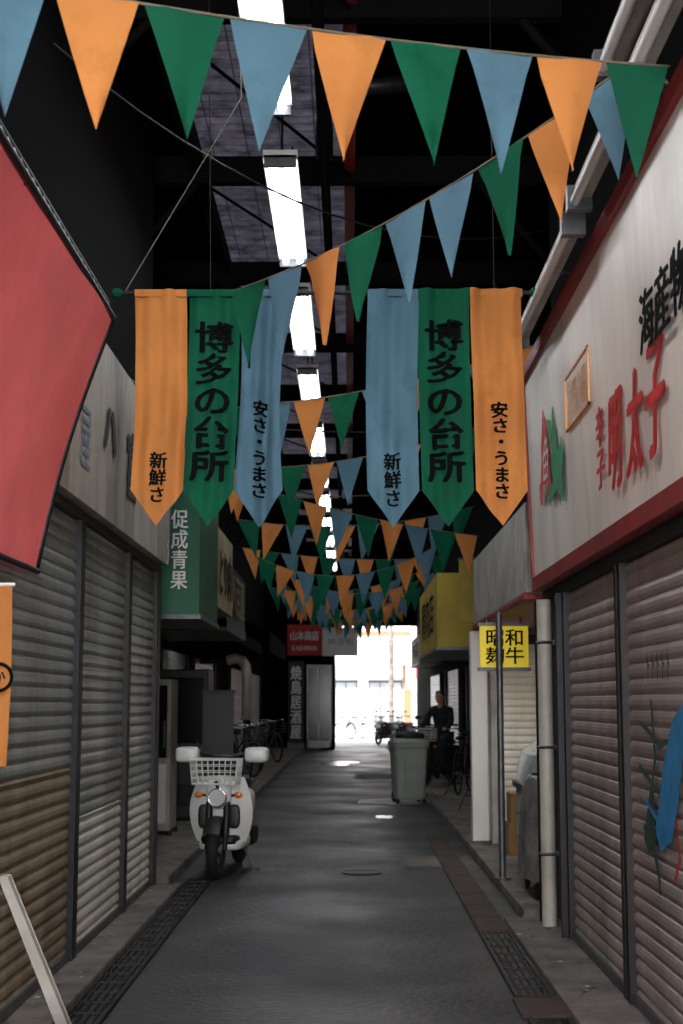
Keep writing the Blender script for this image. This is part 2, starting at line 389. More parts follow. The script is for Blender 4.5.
for (ya,yb,za,zb) in ((7.25,8.05,3.06,3.075),(7.25,8.05,3.365,3.38),(7.25,7.27,3.06,3.38),(8.03,8.05,3.06,3.38)): s_.box(1.257,1.27,ya,yb,za,zb,M_sealo)
glyph(s_,'福福',faceR(1.262,7.65,3.22),.6,.2,M_sealo,.0)
def sblob(cy,cz,ry,rz,m,seed,x,ang=0):
    r_=random.Random(seed); ph=[r_.uniform(0,6) for _ in range(3)]; n_=30; pts=[]
    for k in range(n_):
        t=2*pi*k/n_; f=1+.18*math.sin(3*t+ph[0])+.12*math.sin(7*t+ph[1]); a_=ry*f*math.cos(t); b_=rz*f*math.sin(t)
        pts.append((x,cy-(a_*math.cos(ang)-b_*math.sin(ang)),cz+a_*math.sin(ang)+b_*math.cos(ang)))
    s_.add(pts,[tuple(range(n_))],m)
sblob(9.0,3.12,.12,.26,M_red,1,1.262,-.3); sblob(8.82,2.98,.1,.24,M_red,2,1.261,.4); sblob(9.05,2.88,.16,.08,M_red,3,1.26,.2)
sblob(8.5,3.0,.13,.27,M_logog,5,1.261,.3); sblob(8.3,2.88,.12,.18,M_logog,6,1.26,-.2); sblob(8.6,2.8,.2,.05,M_logog,7,1.259,.1); sblob(8.72,3.2,.05,.1,M_logog,8,1.26,.5)
glyph(s_,'魚',faceR(1.256,8.9,3.0),.3,.4,M_signR,.0,shear=.3)
s_.build()
def fluo(y0,y1,x,z,n_=1):
    q=MB('unlit_tube_light'); q.box(x,x+.08,y0,y1,z,z+.06,M_whiteD); q.cyl((x+.0,y0+.04,z-.02),(x+.0,y1-.04,z-.02),.025,M_white)
    for yy in (y0,y1): q.box(x-.035,x+.085,yy-.03,yy+.03,z-.055,z+.065,M_steel)
    q.tube([(x+.05,(y0+y1)/2,z+.05),(x+.15,(y0+y1)/2,z+.1),(1.46,(y0+y1)/2,z+.05)],.012,M_dsteel)
    q.build()
fluo(6.75,8.95,1.09,3.86); fluo(4.4,6.55,1.09,3.92); fluo(4.0,5.7,1.08,4.2)
q=MB('conduit_pipe'); q.cyl((1.2,3.5,4.32),(1.2,6.0,4.32),.03,M_pipe); q.tube([(1.2,6,4.32),(1.24,6.1,4.32),(1.46,6.15,4.32)],.03,M_pipe); q.build()

# ---------------- banners
q=MB('banner_pole'); q.cyl((-1.36,8,3.89),(1.08,8,3.89),.014,M_dsteel)
for x in (-1.37,1.09): q.sell((x,8,3.89),(.035,.035,.03),M_gr)
q.cyl((-.82,8,3.89),(-.86,8,6.2),.004,M_dsteel,5); q.cyl((.85,8,3.89),(.85,8,6.2),.004,M_dsteel,5); q.cyl((-1.33,8,3.89),(-.65,8,5.1),.004,M_hem,5); q.cyl((-.65,8,5.1),(-.7,8,6.3),.004,M_hem,5)
q.build()
def banner(x0,w,m,txt,tw,ztop,zbot,fat,ph,amp=.012,zt=2.5,squeeze=0):
    q=MB('hanging_banner'); TZ=3.905
    def yy(u,z):
        t=(TZ-z)/1.4
        return 8+amp*math.sin(2*pi*1.25*u+ph+t*1.5)*(.35+t)+.02*math.sin(5*t+ph)+.013*math.sin(2*pi*2.6*u+2*ph)+.011*math.sin(13*t+7*u+ph)
    def fn(u,v):
        zb=2.71-(2.71-zt)*(1-abs(2*u-1))
        z=TZ+(zb-TZ)*v
        x=x0+w*u+squeeze*math.sin(pi*v)*(.5-u)+.012*math.sin(3*v+ph)
        return (x,yy(u,z)-.014,z)
    q.grid(fn,30,40,m)
    q.box(x0,x0+w,7.985,8.016,3.865,3.908,m)
    def tf(a_,b_):
        z=(ztop+zbot)/2+b_; v=(TZ-z)/1.3; u=.5+a_/w
        x=x0+w*u+squeeze*math.sin(pi*v)*(.5-u)+.012*math.sin(3*v+ph)
        return (x,yy(u,z)-.014-.009,z)
    glyph(q,txt,tf,tw,ztop-zbot,M_ink,0,.98,fat=fat)
    q.build()
B1='博\n多\nの\n台\n所'; B2='新\n鮮\nさ'; B3='安\nさ\n・\nう\nま\nさ'
banner(-1.266,.305,M_or,B2,.095,2.93,2.64,.003,0)
banner(-.957,.3,M_gr,B1,.215,3.71,2.76,.007,1)
banner(-.655,.28,M_bl,B3,.09,3.23,2.67,.004,2,.035,squeeze=.05)
banner(.105,.3,M_bl,B2,.095,2.93,2.62,.003,3)
banner(.41,.3,M_gr,B1,.215,3.71,2.76,.007,4)
banner(.715,.3,M_or,B3,.09,3.23,2.66,.004,5)

def bunting(A,B,sag,cols,w=.25,h=.43,gap=.02,tilt=.18):
    A=Vector(A);B=Vector(B); L=(B-A).length; n_=int(L/(w+gap))
    q=MB('bunting_string')
    P=lambda t:A+(B-A)*t-Vector((0,0,4*sag*t*(1-t)))
    q.tube([P(k/24) for k in range(25)],.005,M_hem,5)
    dt=1/n_
    for i in range(n_):
        a_=P(i*dt+gap/2/L); b_=P((i+1)*dt-gap/2/L); d=(b_-a_); nrm=Vector((-d.y,d.x,0)).normalized()
        tip=(a_+b_)/2-Vector((0,0,h))+d*random.uniform(-tilt,tilt)+nrm*random.uniform(-.05,.05)
        ph=random.uniform(0,6); am=random.uniform(.006,.024)
        rows=6; vs=[];fs=[]
        for j in range(rows+1):
            v=j/rows; la=a_.lerp(tip,v); lb=b_.lerp(tip,v)
            for k in range(5):
                u=k/4; vs.append(la.lerp(lb,u)+nrm*am*math.sin(pi*u*1.5+ph+2*v)*(1-v*.5)*(1 if j else .3))
        for j in range(rows):
            for k in range(4): fs.append((j*5+k,j*5+k+1,(j+1)*5+k+1,(j+1)*5+k))
        q.add(vs,fs,cols[i%len(cols)],True)
    q.build()
O,G,Bc=M_or,M_gr,M_bl
bunting((-1.2,4.0,3.71),(1.2,4.98,3.86),.04,[Bc,O,G],w=.268,gap=.018,tilt=.1,h=.44)
bunting((-.625,7.2,3.66),(1.13,5.15,3.99),.1,[G,Bc,O,G,Bc,Bc,G,O,Bc],w=.26,gap=.024,tilt=.12,h=.44)
bunting((-1.5,10.9,3.8),(1.4,10.2,4.15),.13,[Bc,O,G])
bunting((-1.5,13.2,3.72),(1.5,12.8,4.15),.17,[G,O,Bc])
bunting((-1.32,14.5,3.85),(1.4,15.2,3.3),.08,[O,Bc,G])
ys=[16.6,18.6,20.8,23.3,25.5,28,30.5,33,35.5,38,40.5,43]
sg=[.15,.42,.1,.5,.25,.6,.15,.5,.3,.7,.2,.45]
for i,y in enumerate(ys):
    k_=max(0,(y-20)/24); z1=random.uniform(3.45,3.95)+k_*.75; z2=random.uniform(3.45,3.95)+k_*.75
    cs=[O,G,Bc]; random.shuffle(cs)
    bunting((-1.3 if y<20.5 else -1.55,y+random.uniform(-.9,.9),z1),(1.45,y+random.uniform(-.9,.9),z2),sg[i],cs,tilt=.4)

for y0 in [3.3+3.35*k for k in range(12)]:
    q=MB('fluorescent_light'); y1=y0+2.45; x=-.52; z=5.5
    q.box(x-.13,x+.13,y0,y1,z+.03,z+.09,M_white)
    for dx in (-.065,.065): q.cyl((x+dx,y0+.05,z),(x+dx,y1-.05,z),.028,M_lamp)
    for yy in (y0,y1-.03): q.box(x-.12,x+.12,yy,yy+.03,z-.04,z+.05,M_steel)
    for yy in (y0+.3,y1-.3): q.cyl((x,yy,z+.09),(x,yy,6.5),.01,M_dsteel,6)
    q.build()
w_=MB('overhead_cable')
def sagline(a,b,s,n=14): 
    a=Vector(a); b=Vector(b); return [a.lerp(b,k/n)-Vector((0,0,4*s*(k/n)*(1-k/n))) for k in range(n+1)]
for pts in (sagline((-1.68,7.5,5.2),(1.45,9.8,4.9),.45),sagline((-2.55,12,4.2),(2.25,13.2,4.3),.3),sagline((-1.68,6,4.1),(-1.68,11.5,4.1),.25),sagline((.9,8.5,4.1),(1.45,9.6,4.15),.12),sagline((-2.55,16,4.1),(2.25,16,4.2),.3)):
    w_.tube(pts,.007,M_black,5)
w_.build()

# ---------------- left far shops
q=MB('green_shop_sign'); q.box(-2.59,-1.36,12.6,14.35,2.28,3.48,M_sgreen); q.box(-2.59,-1.34,12.57,14.37,2.24,2.28,M_steel)
glyph(q,'促\n成\n青\n果',faceC(-1.545,12.59,2.87),.15,.72,M_white,.0,fat=.003); q.build(bevel=.01)
q=MB('beige_sign_box'); q.box(-2.59,-1.4,14.7,16.6,2.5,3.35,M_beige); glyph(q,'味\n噌',faceC(-1.6,14.69,2.9),.25,.7,M_ink,.0)
glyph(q,'とり肉',faceL(-1.39,15.6,2.9),1.4,.5,M_ink,.0,fat=.02); q.build(bevel=.01)
q=MB('awning_box_sign'); q.box(-2.59,-1.5,17,20,2.4,3.2,M_dsteel); q.box(-2.59,-1.49,17,20,2.36,2.5,M_black); glyph(q,'八百屋',faceL(-1.48,18.5,2.85),2,.5,M_beige,.0,fat=.02); q.build(bevel=.01)
q=MB('striped_shop_awning'); q.prism([(-2.59,3.1),(-1.7,2.6),(-1.7,2.4),(-2.59,2.4)],lambda a_,b_,c_:(a_,c_,b_),21,27,M_dark); q.build()
q=MB('shop_canopy'); q.prism([(-2.59,3.3),(-1.6,2.9),(-1.6,2.5),(-2.59,2.5)],lambda a_,b_,c_:(a_,c_,b_),28,35,M_dark); q.build()
for (y0,y1,m) in ((12.2,14.6,M_shutC),(15,18.6,M_shutL),(19,22,M_shutC),(23,26.5,M_shutL),(30,34,M_shutC),(36,40,M_shutL)):
    q=MB('roller_shutter'); slats(q,(-2.58,y0),(-2.58,y1),(1,0),.07,2.23,m)
    for yy in (y0,y1): q.box(-2.599,-2.53,yy-.04,yy+.04,.07,2.23,M_dsteel)
    q.build()
q=MB('exhaust_duct'); q.tube([(-2.1,24,2.2),(-1.95,24,2.24),(-1.84,24,2.2),(-1.78,24,2.1),(-1.76,24,1.95),(-1.76,24,1.2)],.085,M_pipe,14); q.torus((-1.76,24,1.22),(0,0,1),.085,.02,M_pipe,16,6); q.cyl((-2.56,24,2.2),(-2.1,24,2.2),.06,M_dsteel); q.build()
q=MB('shop_refrigerator'); q.box(-2.4,-1.95,15.4,16.0,.12,1.75,M_whiteD); q.box(-2.36,-1.99,15.37,15.4,.9,1.68,M_glz); q.box(-2.36,-1.99,15.37,15.4,.2,.84,M_white); q.box(-2.03,-2.0,15.34,15.37,1.0,1.3,M_steel)
for k in range(4): q.cyl((-2.36+.4*(k%2),15.45+.5*(k//2),.07),(-2.36+.4*(k%2),15.45+.5*(k//2),.13),.03,M_black)
q.build(bevel=.015)
q=MB('vending_machine'); q.box(-2.45,-1.75,17.4,18.1,.1,1.9,M_black); q.box(-2.4,-1.8,17.37,17.4,1.0,1.8,M_glz); q.box(-2.4,-1.8,17.37,17.4,.25,.5,M_dsteel); q.box(-1.95,-1.82,17.36,17.4,.6,.95,M_steel)
q.box(-2.45,-1.75,17.4,18.1,.07,.1,M_dsteel); q.build(bevel=.02)
q=MB('black_screen_panel'); q.box(-1.72,-1.36,16.5,16.56,.75,1.62,M_black); q.box(-1.73,-1.35,16.49,16.57,1.6,1.64,M_dsteel)
for x in (-1.69,-1.39): q.cyl((x,16.53,.1),(x,16.53,.8),.015,M_dsteel)
q.box(-1.74,-1.34,16.4,16.66,.09,.11,M_dsteel)
q.build()
q=MB('potted_plant'); q.cyl((-2.0,19.3,.07),(-2.0,19.3,.35),.12,M_conc2,14,.16)
M_leaf=mat('leaf',(45,85,45),.6,var=.4)
for k in range(40):
    t=random.uniform(0,2*pi); r_=random.uniform(.1,.3); zz=random.uniform(.4,.9); c0=Vector((-2.0,19.3,.4)); tp=Vector((-2+math.cos(t)*r_,19.3+math.sin(t)*r_,zz)); sd=Vector((-math.sin(t),math.cos(t),0))*.03; md=(c0+tp)/2+Vector((0,0,.08))
    q.add([c0,md-sd,tp,md+sd],[(0,1,2,3)],M_leaf)
q.build()
q=MB('stacked_crates')
M_crate=mat('crate_plastic',(60,90,130),.6); 
for k,(cx,cz) in enumerate(((-2.1,.07),(-2.1,.37),(-2.12,.67))):
    mm=[M_crate,M_red,M_beige][k]
    q.box(cx-.2,cx+.2,13.0,13.5,cz,cz+.04,mm)
    for zz in (.09,.17,.25): 
        q.box(cx-.2,cx+.2,13.0,13.02,cz+zz-.02,cz+zz+.02,mm); q.box(cx+.18,cx+.2,13.0,13.5,cz+zz-.02,cz+zz+.02,mm); q.box(cx-.2,cx-.18,13.0,13.5,cz+zz-.02,cz+zz+.02,mm)
    for (ax,ay) in ((-.2,0),(.17,0),(-.2,.47),(.17,.47),(0,0)): q.box(cx+ax,cx+ax+.03,13+ay,13.03+ay,cz,cz+.29,mm)
q.build()
q=MB('red_sign_board'); q.box(-2.0,-.9,44.8,44.99,2.98,3.95,M_red); glyph(q,'山本商店',faceC(-1.45,44.78,3.6),.9,.3,M_white,.0,fat=.01); glyph(q,'KASHIWA',faceC(-1.45,44.78,3.2),.8,.16,M_white,.02); q.build()
q=MB('white_sign_board'); q.box(-.88,.25,44.6,44.7,2.95,3.85,M_white); q.box(-.5,-.45,44.63,44.68,3.85,6.2,M_dsteel); q.box(.1,.14,44.63,44.68,3.85,6.2,M_dsteel); glyph(q,'商店街',faceC(-.3,44.58,3.4),.8,.2,M_bluef,.0); q.build()
q=MB('vertical_banner_sign'); q.box(-1.9,-1.42,43.4,43.46,.25,2.75,M_black); glyph(q,'焼\n鳥\n居\n酒\n屋',faceC(-1.66,43.38,1.5),.32,2.2,M_white,.0,fat=.012); q.box(-1.92,-1.4,43.3,43.56,.07,.25,M_steel); q.build()
q=MB('shopfront_window'); q.box(-1.35,-.6,44.9,44.99,.3,2.6,M_glz); q.box(-1.38,-1.33,44.86,44.99,.07,2.65,M_white); q.box(-.62,-.57,44.86,44.99,.07,2.65,M_white); q.box(-1.38,-.57,44.86,44.99,2.6,2.68,M_white); q.box(-1.38,-.57,44.86,44.99,.07,.3,M_white); q.box(-1.0,-.97,44.87,44.99,.3,2.6,M_white); q.build()

# ---------------- right far shops
q=MB('downpipe'); q.cyl((1.32,9.55,.035),(1.32,9.55,2.19),.05,M_pipe,16)
for z in (.5,1.2,1.9): q.torus((1.32,9.55,z),(0,0,1),.05,.012,M_steel,16,6); q.box(1.35,1.469,9.53,9.57,z-.015,z+.015,M_steel)
q.build()
q=MB('shop_corner_post'); q.box(1.36,1.469,9.85,9.94,0,2.2,M_black); q.cyl((1.3,9.75,.03),(1.3,9.75,2.2),.02,M_dsteel); q.build()
q=MB('metal_pole'); q.cyl((1.23,11.6,0),(1.23,11.6,2.24),.028,M_steel,12); q.cyl((1.23,11.6,.08),(1.23,11.6,.1),.07,M_steel,12); q.build()
q=MB('white_fascia_sign'); q.box(1.3,2.29,10.35,14.7,2.3,2.98,M_whiteD); q.box(1.28,2.29,10.33,14.72,2.24,2.3,M_redtrim); q.build(bevel=.015)
q=MB('yellow_sign'); q.box(1.14,1.56,12.3,12.38,1.8,2.16,M_yel); q.box(1.12,1.58,12.29,12.39,2.16,2.19,M_steel); q.box(1.12,1.58,12.29,12.39,1.77,1.8,M_steel)
glyph(q,'昭和\n麹牛',faceC(1.35,12.28,1.98),.33,.3,M_ink,.0,fat=.003); q.cyl((1.2,12.34,2.18),(1.2,12.34,2.24),.01,M_steel); q.cyl((1.5,12.34,2.18),(1.5,12.34,2.24),.01,M_steel); q.build()
q=MB('wall_right_partition'); q.box(1.42,2.29,14.78,14.95,.06,2.3,M_whiteD); q.build()
q=MB('roller_shutter'); slats(q,(1.5,14.76),(2.28,14.76),(0,-1),.1,2.1,M_shutC); q.box(1.46,1.52,14.7,14.77,.06,2.15,M_whiteD); q.box(1.46,2.29,14.7,14.77,2.1,2.2,M_dsteel); q.build()
q=MB('white_pillar'); q.box(1.25,1.42,14.6,14.77,0,2.23,M_white); q.box(1.22,1.45,14.57,14.8,0,.1,M_conc); q.build(bevel=.01)
q=MB('food_display_case'); q.box(1.5,2.1,11.9,12.9,.06,.75,M_whiteD); q.box(1.47,2.12,11.87,12.93,.75,.8,M_steel)
q.prism([(1.5,.8),(2.1,.8),(2.1,1.2),(1.75,1.2),(1.55,1.05)],lambda a_,b_,c_:(a_,c_,b_),11.9,12.9,M_glass); 
for zz in (.3,.52): q.box(1.49,1.5,11.95,12.85,zz,zz+.02,M_steel)
q.build(bevel=.01)
q=MB('covered_cart')
M_ply=mat('plastic_sheet',(128,126,126),.25,var=.3,scale=6,dirt=(70,72,74),damt=.8,dscale=4)
q.grid(lambda u,v:(1.45+.13*math.cos(2*pi*u)*(1-.5*v**4)*(1.25-.35*v+.05*math.sin(14*pi*u)*(1-v)),10.9+.45*math.sin(2*pi*u)*(1-.4*v**4)*(1.1-.15*v),.2+.75*math.sin(v*pi/2)),40,12,M_ply)
for (x,y_) in ((1.38,10.6),(1.55,10.6),(1.38,11.2),(1.55,11.2)): q.torus((x,y_,.12),(1,0,0),.045,.018,M_rub,16,6); q.cyl((x,y_,.12),(x,y_,.25),.012,M_steel)
q.build()
q=MB('cardboard_box'); M_card=mat('cardboard',(150,115,78),.9); q.box(1.5,1.85,13.5,13.9,.06,.36,M_card); q.box(1.52,1.83,13.52,13.88,.36,.64,M_card); q.box(1.66,1.7,13.495,13.905,.06,.365,M_beige); q.build(bevel=.006)
q=MB('yellow_box_sign'); q.box(1.12,1.95,18,22.5,2.2,3.15,M_yel2); q.box(1.1,1.97,17.98,22.52,2.16,2.2,M_steel); glyph(q,'精肉店',faceR(1.11,20.2,2.7),3,.6,M_ink,.01); q.box(1.95,2.29,19,19.1,2.5,2.6,M_steel); q.build(bevel=.01)
q=MB('yellow_blade_sign'); q.box(1.25,1.42,15.9,16,2.4,3.1,M_yel2); q.box(1.24,1.43,15.89,16.01,3.1,3.13,M_steel); q.box(1.42,1.74,15.93,15.97,2.8,2.84,M_steel); q.build()
for (y0,y1,z0,z1,m) in ((15.2,17.8,2.35,3.0,M_whiteD),(23,28,2.5,3.2,M_sgreen),(29,34,2.6,3.1,M_whiteD),(35,40,2.5,3.2,M_beige)):
    q=MB('shop_sign_box'); q.box(1.75,2.29,y0,y1,z0,z1,m); q.box(1.73,2.29,y0-.02,y1+.02,z0-.05,z0,M_steel); glyph(q,'商店',faceR(1.74,(y0+y1)/2,(z0+z1)/2),(y1-y0)*.6,.4,M_ink,.01); q.build(bevel=.01)
for (y0,y1,m) in ((10.2,14.5,M_shutR),(15.2,17.8,M_shutC),(18.5,22,M_shutR),(23,27,M_shutL),(29,33,M_shutR),(35,40,M_shutL)):
    q=MB('roller_shutter'); slats(q,(2.28,y0),(2.28,y1),(-1,0),.06,2.2,m)
    for yy in (y0,y1): q.box(2.22,2.299,yy-.04,yy+.04,.06,2.2,M_dsteel)
    q.build()
q=MB('spotlight_fixture')
q.cyl((1.3,10.3,3.2),(1.2,10.1,3.1),.02,M_steel); q.box(1.1,1.24,9.95,10.12,2.98,3.12,M_dsteel); q.box(1.1,1.24,9.94,9.95,2.99,3.11,M_glass)
q.tube([(1.3,10.3,3.2),(1.35,10.35,3.05),(1.4,10.36,2.98)],.015,M_steel); q.build()

# ---------------- scooter
def wheel(q,c,R=.235,r=.05,mh=M_steel):
    q.torus(c,(1,0,0),R-r,r,M_rub,36,10)
    q.torus(c,(1,0,0),R-2*r+.005,.018,mh,30,6)
    for k in range(5):
        t=2*pi*k/5; q.cyl(c,(c[0],c[1]+math.cos(t)*(R-2*r),c[2]+math.sin(t)*(R-2*r)),.014,mh,6)
    q.cyl((c[0]-.05,c[1],c[2]),(c[0]+.05,c[1],c[2]),.045,mh,14)
def scooter(loc,rz,body,name='delivery_scooter',guards=True,scale=1):
    q=MB(name); W=body
    wheel(q,(0,-.6,.235)); wheel(q,(0,.6,.235))
    for sx in (-1,1):
        q.cyl((sx*.075,-.6,.235),(sx*.075,-.49,.66),.02,M_dsteel); q.cyl((sx*.075,-.56,.36),(sx*.075,-.5,.62),.03,M_black)
    def fend(u,v):
        t=pi*(.18+.6*u); a_=(v-.5)*2
        return (a_*.07,-.6-math.cos(t)*.275,.24+math.sin(t)*(.275-.02*a_*a_))
    q.grid(fend,14,6,M_black)
    def shield(u,v):
        a_=(u-.5)*2; wd=.16+.11*math.sin(pi*min(1,.15+v*.75))
        return (a_*wd,-.47+.10*a_*a_+.05*(1-v)-.03*math.sin(pi*v),.30+.54*v-.02*a_*a_)
    q.grid(shield,18,14,W); q.grid(lambda u,v:(shield(u,v)[0],shield(u,v)[1]+.02,shield(u,v)[2]),18,14,W)
    q.sell((0,-.47,.69),(.11,.08,.13),W,.7)
    q.box(-.06,.06,-.535,-.515,.38,.5,M_black)
    q.cyl((0,-.56,.66),(0,-.50,.66),.082,W,24,.088); q.cyl((0,-.575,.66),(0,-.56,.66),.068,M_glass,24); q.torus((0,-.565,.66),(0,1,0),.073,.01,M_chrome,24,6)
    for sx in (-1,1):
        q.sell((sx*.17,-.5,.68),(.034,.025,.025),M_amber,.8); q.cyl((sx*.09,-.48,.67),(sx*.15,-.49,.68),.012,M_black,6)
        q.sell((sx*.13,-.46,.5),(.05,.02,.1),M_black,.6)
    bx,by0,by1,bz0,bz1=.20,-.75,-.48,.78,.98
    for k in range(9):
        x=-bx+2*bx*k/8; q.tube([(x,by1,bz1),(x*.9,by1,bz0),(x*.9,by0+.02,bz0),(x,by0,bz1)],.0045,M_white,5)
    for k in range(6):
        yy=by0+(by1-by0)*k/5; q.tube([(-bx,yy,bz1),(-bx*.9,yy,bz0),(bx*.9,yy,bz0),(bx,yy,bz1)],.0045,M_white,5)
    for z in (bz0+.05,bz0+.1,bz0+.15,bz1): 
        s__=.9+.1*(z-bz0)/(bz1-bz0); q.tube([(-bx*s__,by0,z),(bx*s__,by0,z),(bx*s__,by1,z),(-bx*s__,by1,z),(-bx*s__,by0,z)],.007 if z==bz1 else .004,M_white,5)
    q.cyl((0,-.5,.72),(0,-.62,.79),.015,M_dsteel); 
    q.cyl((0,-.47,.6),(0,-.36,1.0),.028,M_black)
    q.tube([(-.36,-.27,1.0),(-.2,-.32,1.02),(0,-.36,.98),(.2,-.32,1.02),(.36,-.27,1.0)],.014,M_black)
    q.sell((0,-.37,.97),(.1,.06,.04),M_black,.6); 
    for sx in (-1,1):
        if guards:
            q.sell((sx*.3,-.34,1.01),(.1,.09,.065),W,.45)
            q.sell((sx*.3,-.30,1.0),(.085,.09,.05),M_black,.6)
        else:
            q.cyl((sx*.24,-.3,1.01),(sx*.37,-.26,1.0),.019,M_rub)
        q.tube([(sx*.2,-.33,1.02),(sx*.22,-.33,1.14)],.006,M_black,5); 
        if not guards: q.sell((sx*.23,-.33,1.17),(.06,.012,.035),M_black,.7)
    q.sell((0,-.15,.3),(.17,.34,.045),M_black,.35); q.sell((0,-.15,.26),(.19,.33,.05),W,.4)
    q.sell((0,.3,.5),(.15,.32,.2),W,.55); q.sell((0,.5,.55),(.14,.3,.13),W,.6)
    q.sell((0,.24,.735),(.14,.32,.06),M_black,.55)
    def rf_(u,v):
        t=pi*(.1+.75*u); a_=(v-.5)*2
        return (a_*.08,.6-math.cos(t)*.285,.24+math.sin(t)*.285)
    q.grid(rf_,14,6,M_black)
    q.tube([(-.13,.5,.72),(-.13,.82,.72),(.13,.82,.72),(.13,.5,.72)],.01,M_steel); 
    for x in (-.07,0,.07): q.cyl((x,.52,.72),(x,.82,.72),.007,M_steel,6)
    q.sell((0,.83,.56),(.06,.03,.04),M_red,.6)
    q.sell((.13,.45,.27),(.05,.22,.09),M_dsteel,.6); q.cyl((-.13,.3,.28),(-.14,.85,.33),.04,M_dsteel,12,.05)
    q.tube([(.1,.1,.24),(.24,.0,.02),(.28,-.0,.013)],.013,M_steel); q.tube([(-.1,.1,.24),(-.2,.05,.02)],.013,M_steel)
    return q.build(loc,(0,0,rz),scale=scale)
scooter((-1.1,12.9,0),math.radians(-5),M_white,scale=1.03)
scooter((1.55,25.0,.06),math.radians(-28),M_cloth,'motor_scooter',False)
scooter((1.75,27.5,.06),math.radians(-10),M_dsteel,'motor_scooter',False)
def bicycle(loc,rz,col):
    q=MB('bicycle')
    for cx in (-.53,.53):
        q.torus((cx,0,.34),(0,1,0),.31,.018,M_rub,36,6); q.torus((cx,0,.34),(0,1,0),.29,.01,M_steel,36,6); q.cyl((cx,-.04,.34),(cx,.04,.34),.025,M_steel)
        for k in range(14):
            t=2*pi*k/14; q.cyl((cx,0,.34),(cx+.29*math.cos(t),0,.34+.29*math.sin(t)),.002,M_steel,4)
        q.torus((cx,0,.34),(0,1,0),.345,.012,M_steel,20,5,a0=-pi*.45,a1=pi*.45)
    q.tube([(-.53,0,.34),(-.08,0,.3),(-.22,0,.72),(-.53,0,.34)],.014,col); q.tube([(-.08,0,.3),(.38,0,.72)],.018,col); q.tube([(-.18,0,.55),(.36,0,.78)],.014,col)
    q.tube([(.53,0,.34),(.4,0,.7),(.36,0,.98)],.015,col); q.tube([(.2,-.28,1.0),(.32,-.2,1.02),(.38,0,.98),(.32,.2,1.02),(.2,.28,1.0)],.011,M_chrome)
    q.cyl((-.22,0,.7),(-.25,0,.85),.012,M_chrome); q.sell((-.26,0,.88),(.14,.08,.035),M_black,.8)
    q.torus((-.08,0,.3),(0,1,0),.09,.008,M_steel,20,5); q.cyl((-.08,-.1,.3),(-.08,.1,.3),.012,M_steel); q.cyl((-.08,.08,.3),(.03,.08,.17),.009,M_steel); q.box(0,.07,.08,.16,.155,.175,M_black)
    for k in range(7):
        x=.45+.28*k/6
        q.tube([(x,-.16,.95),(x,-.13,.72),(x,.13,.72),(x,.16,.95)],.004,M_steel,4)
    for z in (.72,.8,.88,.95): q.tube([(.45,-.15,z),(.73,-.15,z),(.73,.15,z),(.45,.15,z),(.45,-.15,z)],.004,M_steel,4)
    q.tube([(-.53,.06,.34),(-.6,.2,.01)],.008,M_steel)
    q.build(loc,(0,0,rz))
bicycle((-2.0,25.5,.07),math.radians(-70),M_dsteel); bicycle((-2.1,27.5,.07),math.radians(-60),M_black); bicycle((-2.0,30,.07),math.radians(-75),M_bl); bicycle((-1.95,34,.07),math.radians(-65),M_steel)
bicycle((1.75,19.6,.06),math.radians(80),M_black); bicycle((1.8,22.5,.06),math.radians(75),M_dsteel)
for k in range(3): bicycle((-.2+.5*k,57+.2*k,-.005),math.radians(-60+6*k),[M_dsteel,M_bl,M_black][k])
scooter((1.3,50.5,0),math.radians(-30),M_dsteel,'motor_scooter',False)
scooter((1.9,50,0),math.radians(-30),M_dsteel,'motor_scooter',False)

q=MB('wheeled_bin')
def ring(w2,d2,z,e=.35,n_=28):
    o=[]
    for k in range(n_):
        t=2*pi*k/n_; cc=math.cos(t); ss=math.sin(t)
        o.append((math.copysign(abs(cc)**e,cc)*w2,math.copysign(abs(ss)**e,ss)*d2,z))
    return o
def loft(rings,m):
    n_=len(rings[0]); vs=[p_ for r_ in rings for p_ in r_]; fs=[]
    for j in range(len(rings)-1):
        for k in range(n_): fs.append((j*n_+k,j*n_+(k+1)%n_,(j+1)*n_+(k+1)%n_,(j+1)*n_+k))
    fs.append(tuple(range(n_))); fs.append(tuple((len(rings)-1)*n_+k for k in range(n_)))
    q.add(vs,fs,m,False)
loft([ring(.2,.2,.06),ring(.22,.22,.1),ring(.265,.28,.82),ring(.285,.3,.83),ring(.285,.3,.87)],M_bin)
loft([ring(.29,.305,.875),ring(.29,.305,.91),ring(.25,.26,.95),ring(.1,.1,.97)],M_bin)
for sx in (-1,1):
    q.torus((sx*.19,.2,.093),(1,0,0),.065,.028,M_rub,20,8); q.cyl((sx*.2,-.16,0),(sx*.2,-.16,.07),.03,M_rub)
    q.cyl((sx*.2,.3,.86),(sx*.2,.38,.93),.012,M_bind)
    q.box(sx*.1-.012,sx*.1+.012,-.29,-.24,.15,.8,M_bin)
q.cyl((-.22,.38,.93),(.22,.38,.93),.015,M_bind)
q.sell((.02,-.02,.99),(.22,.18,.07),M_black,.8)
q.build((.88,21.4,0),(0,0,.15))

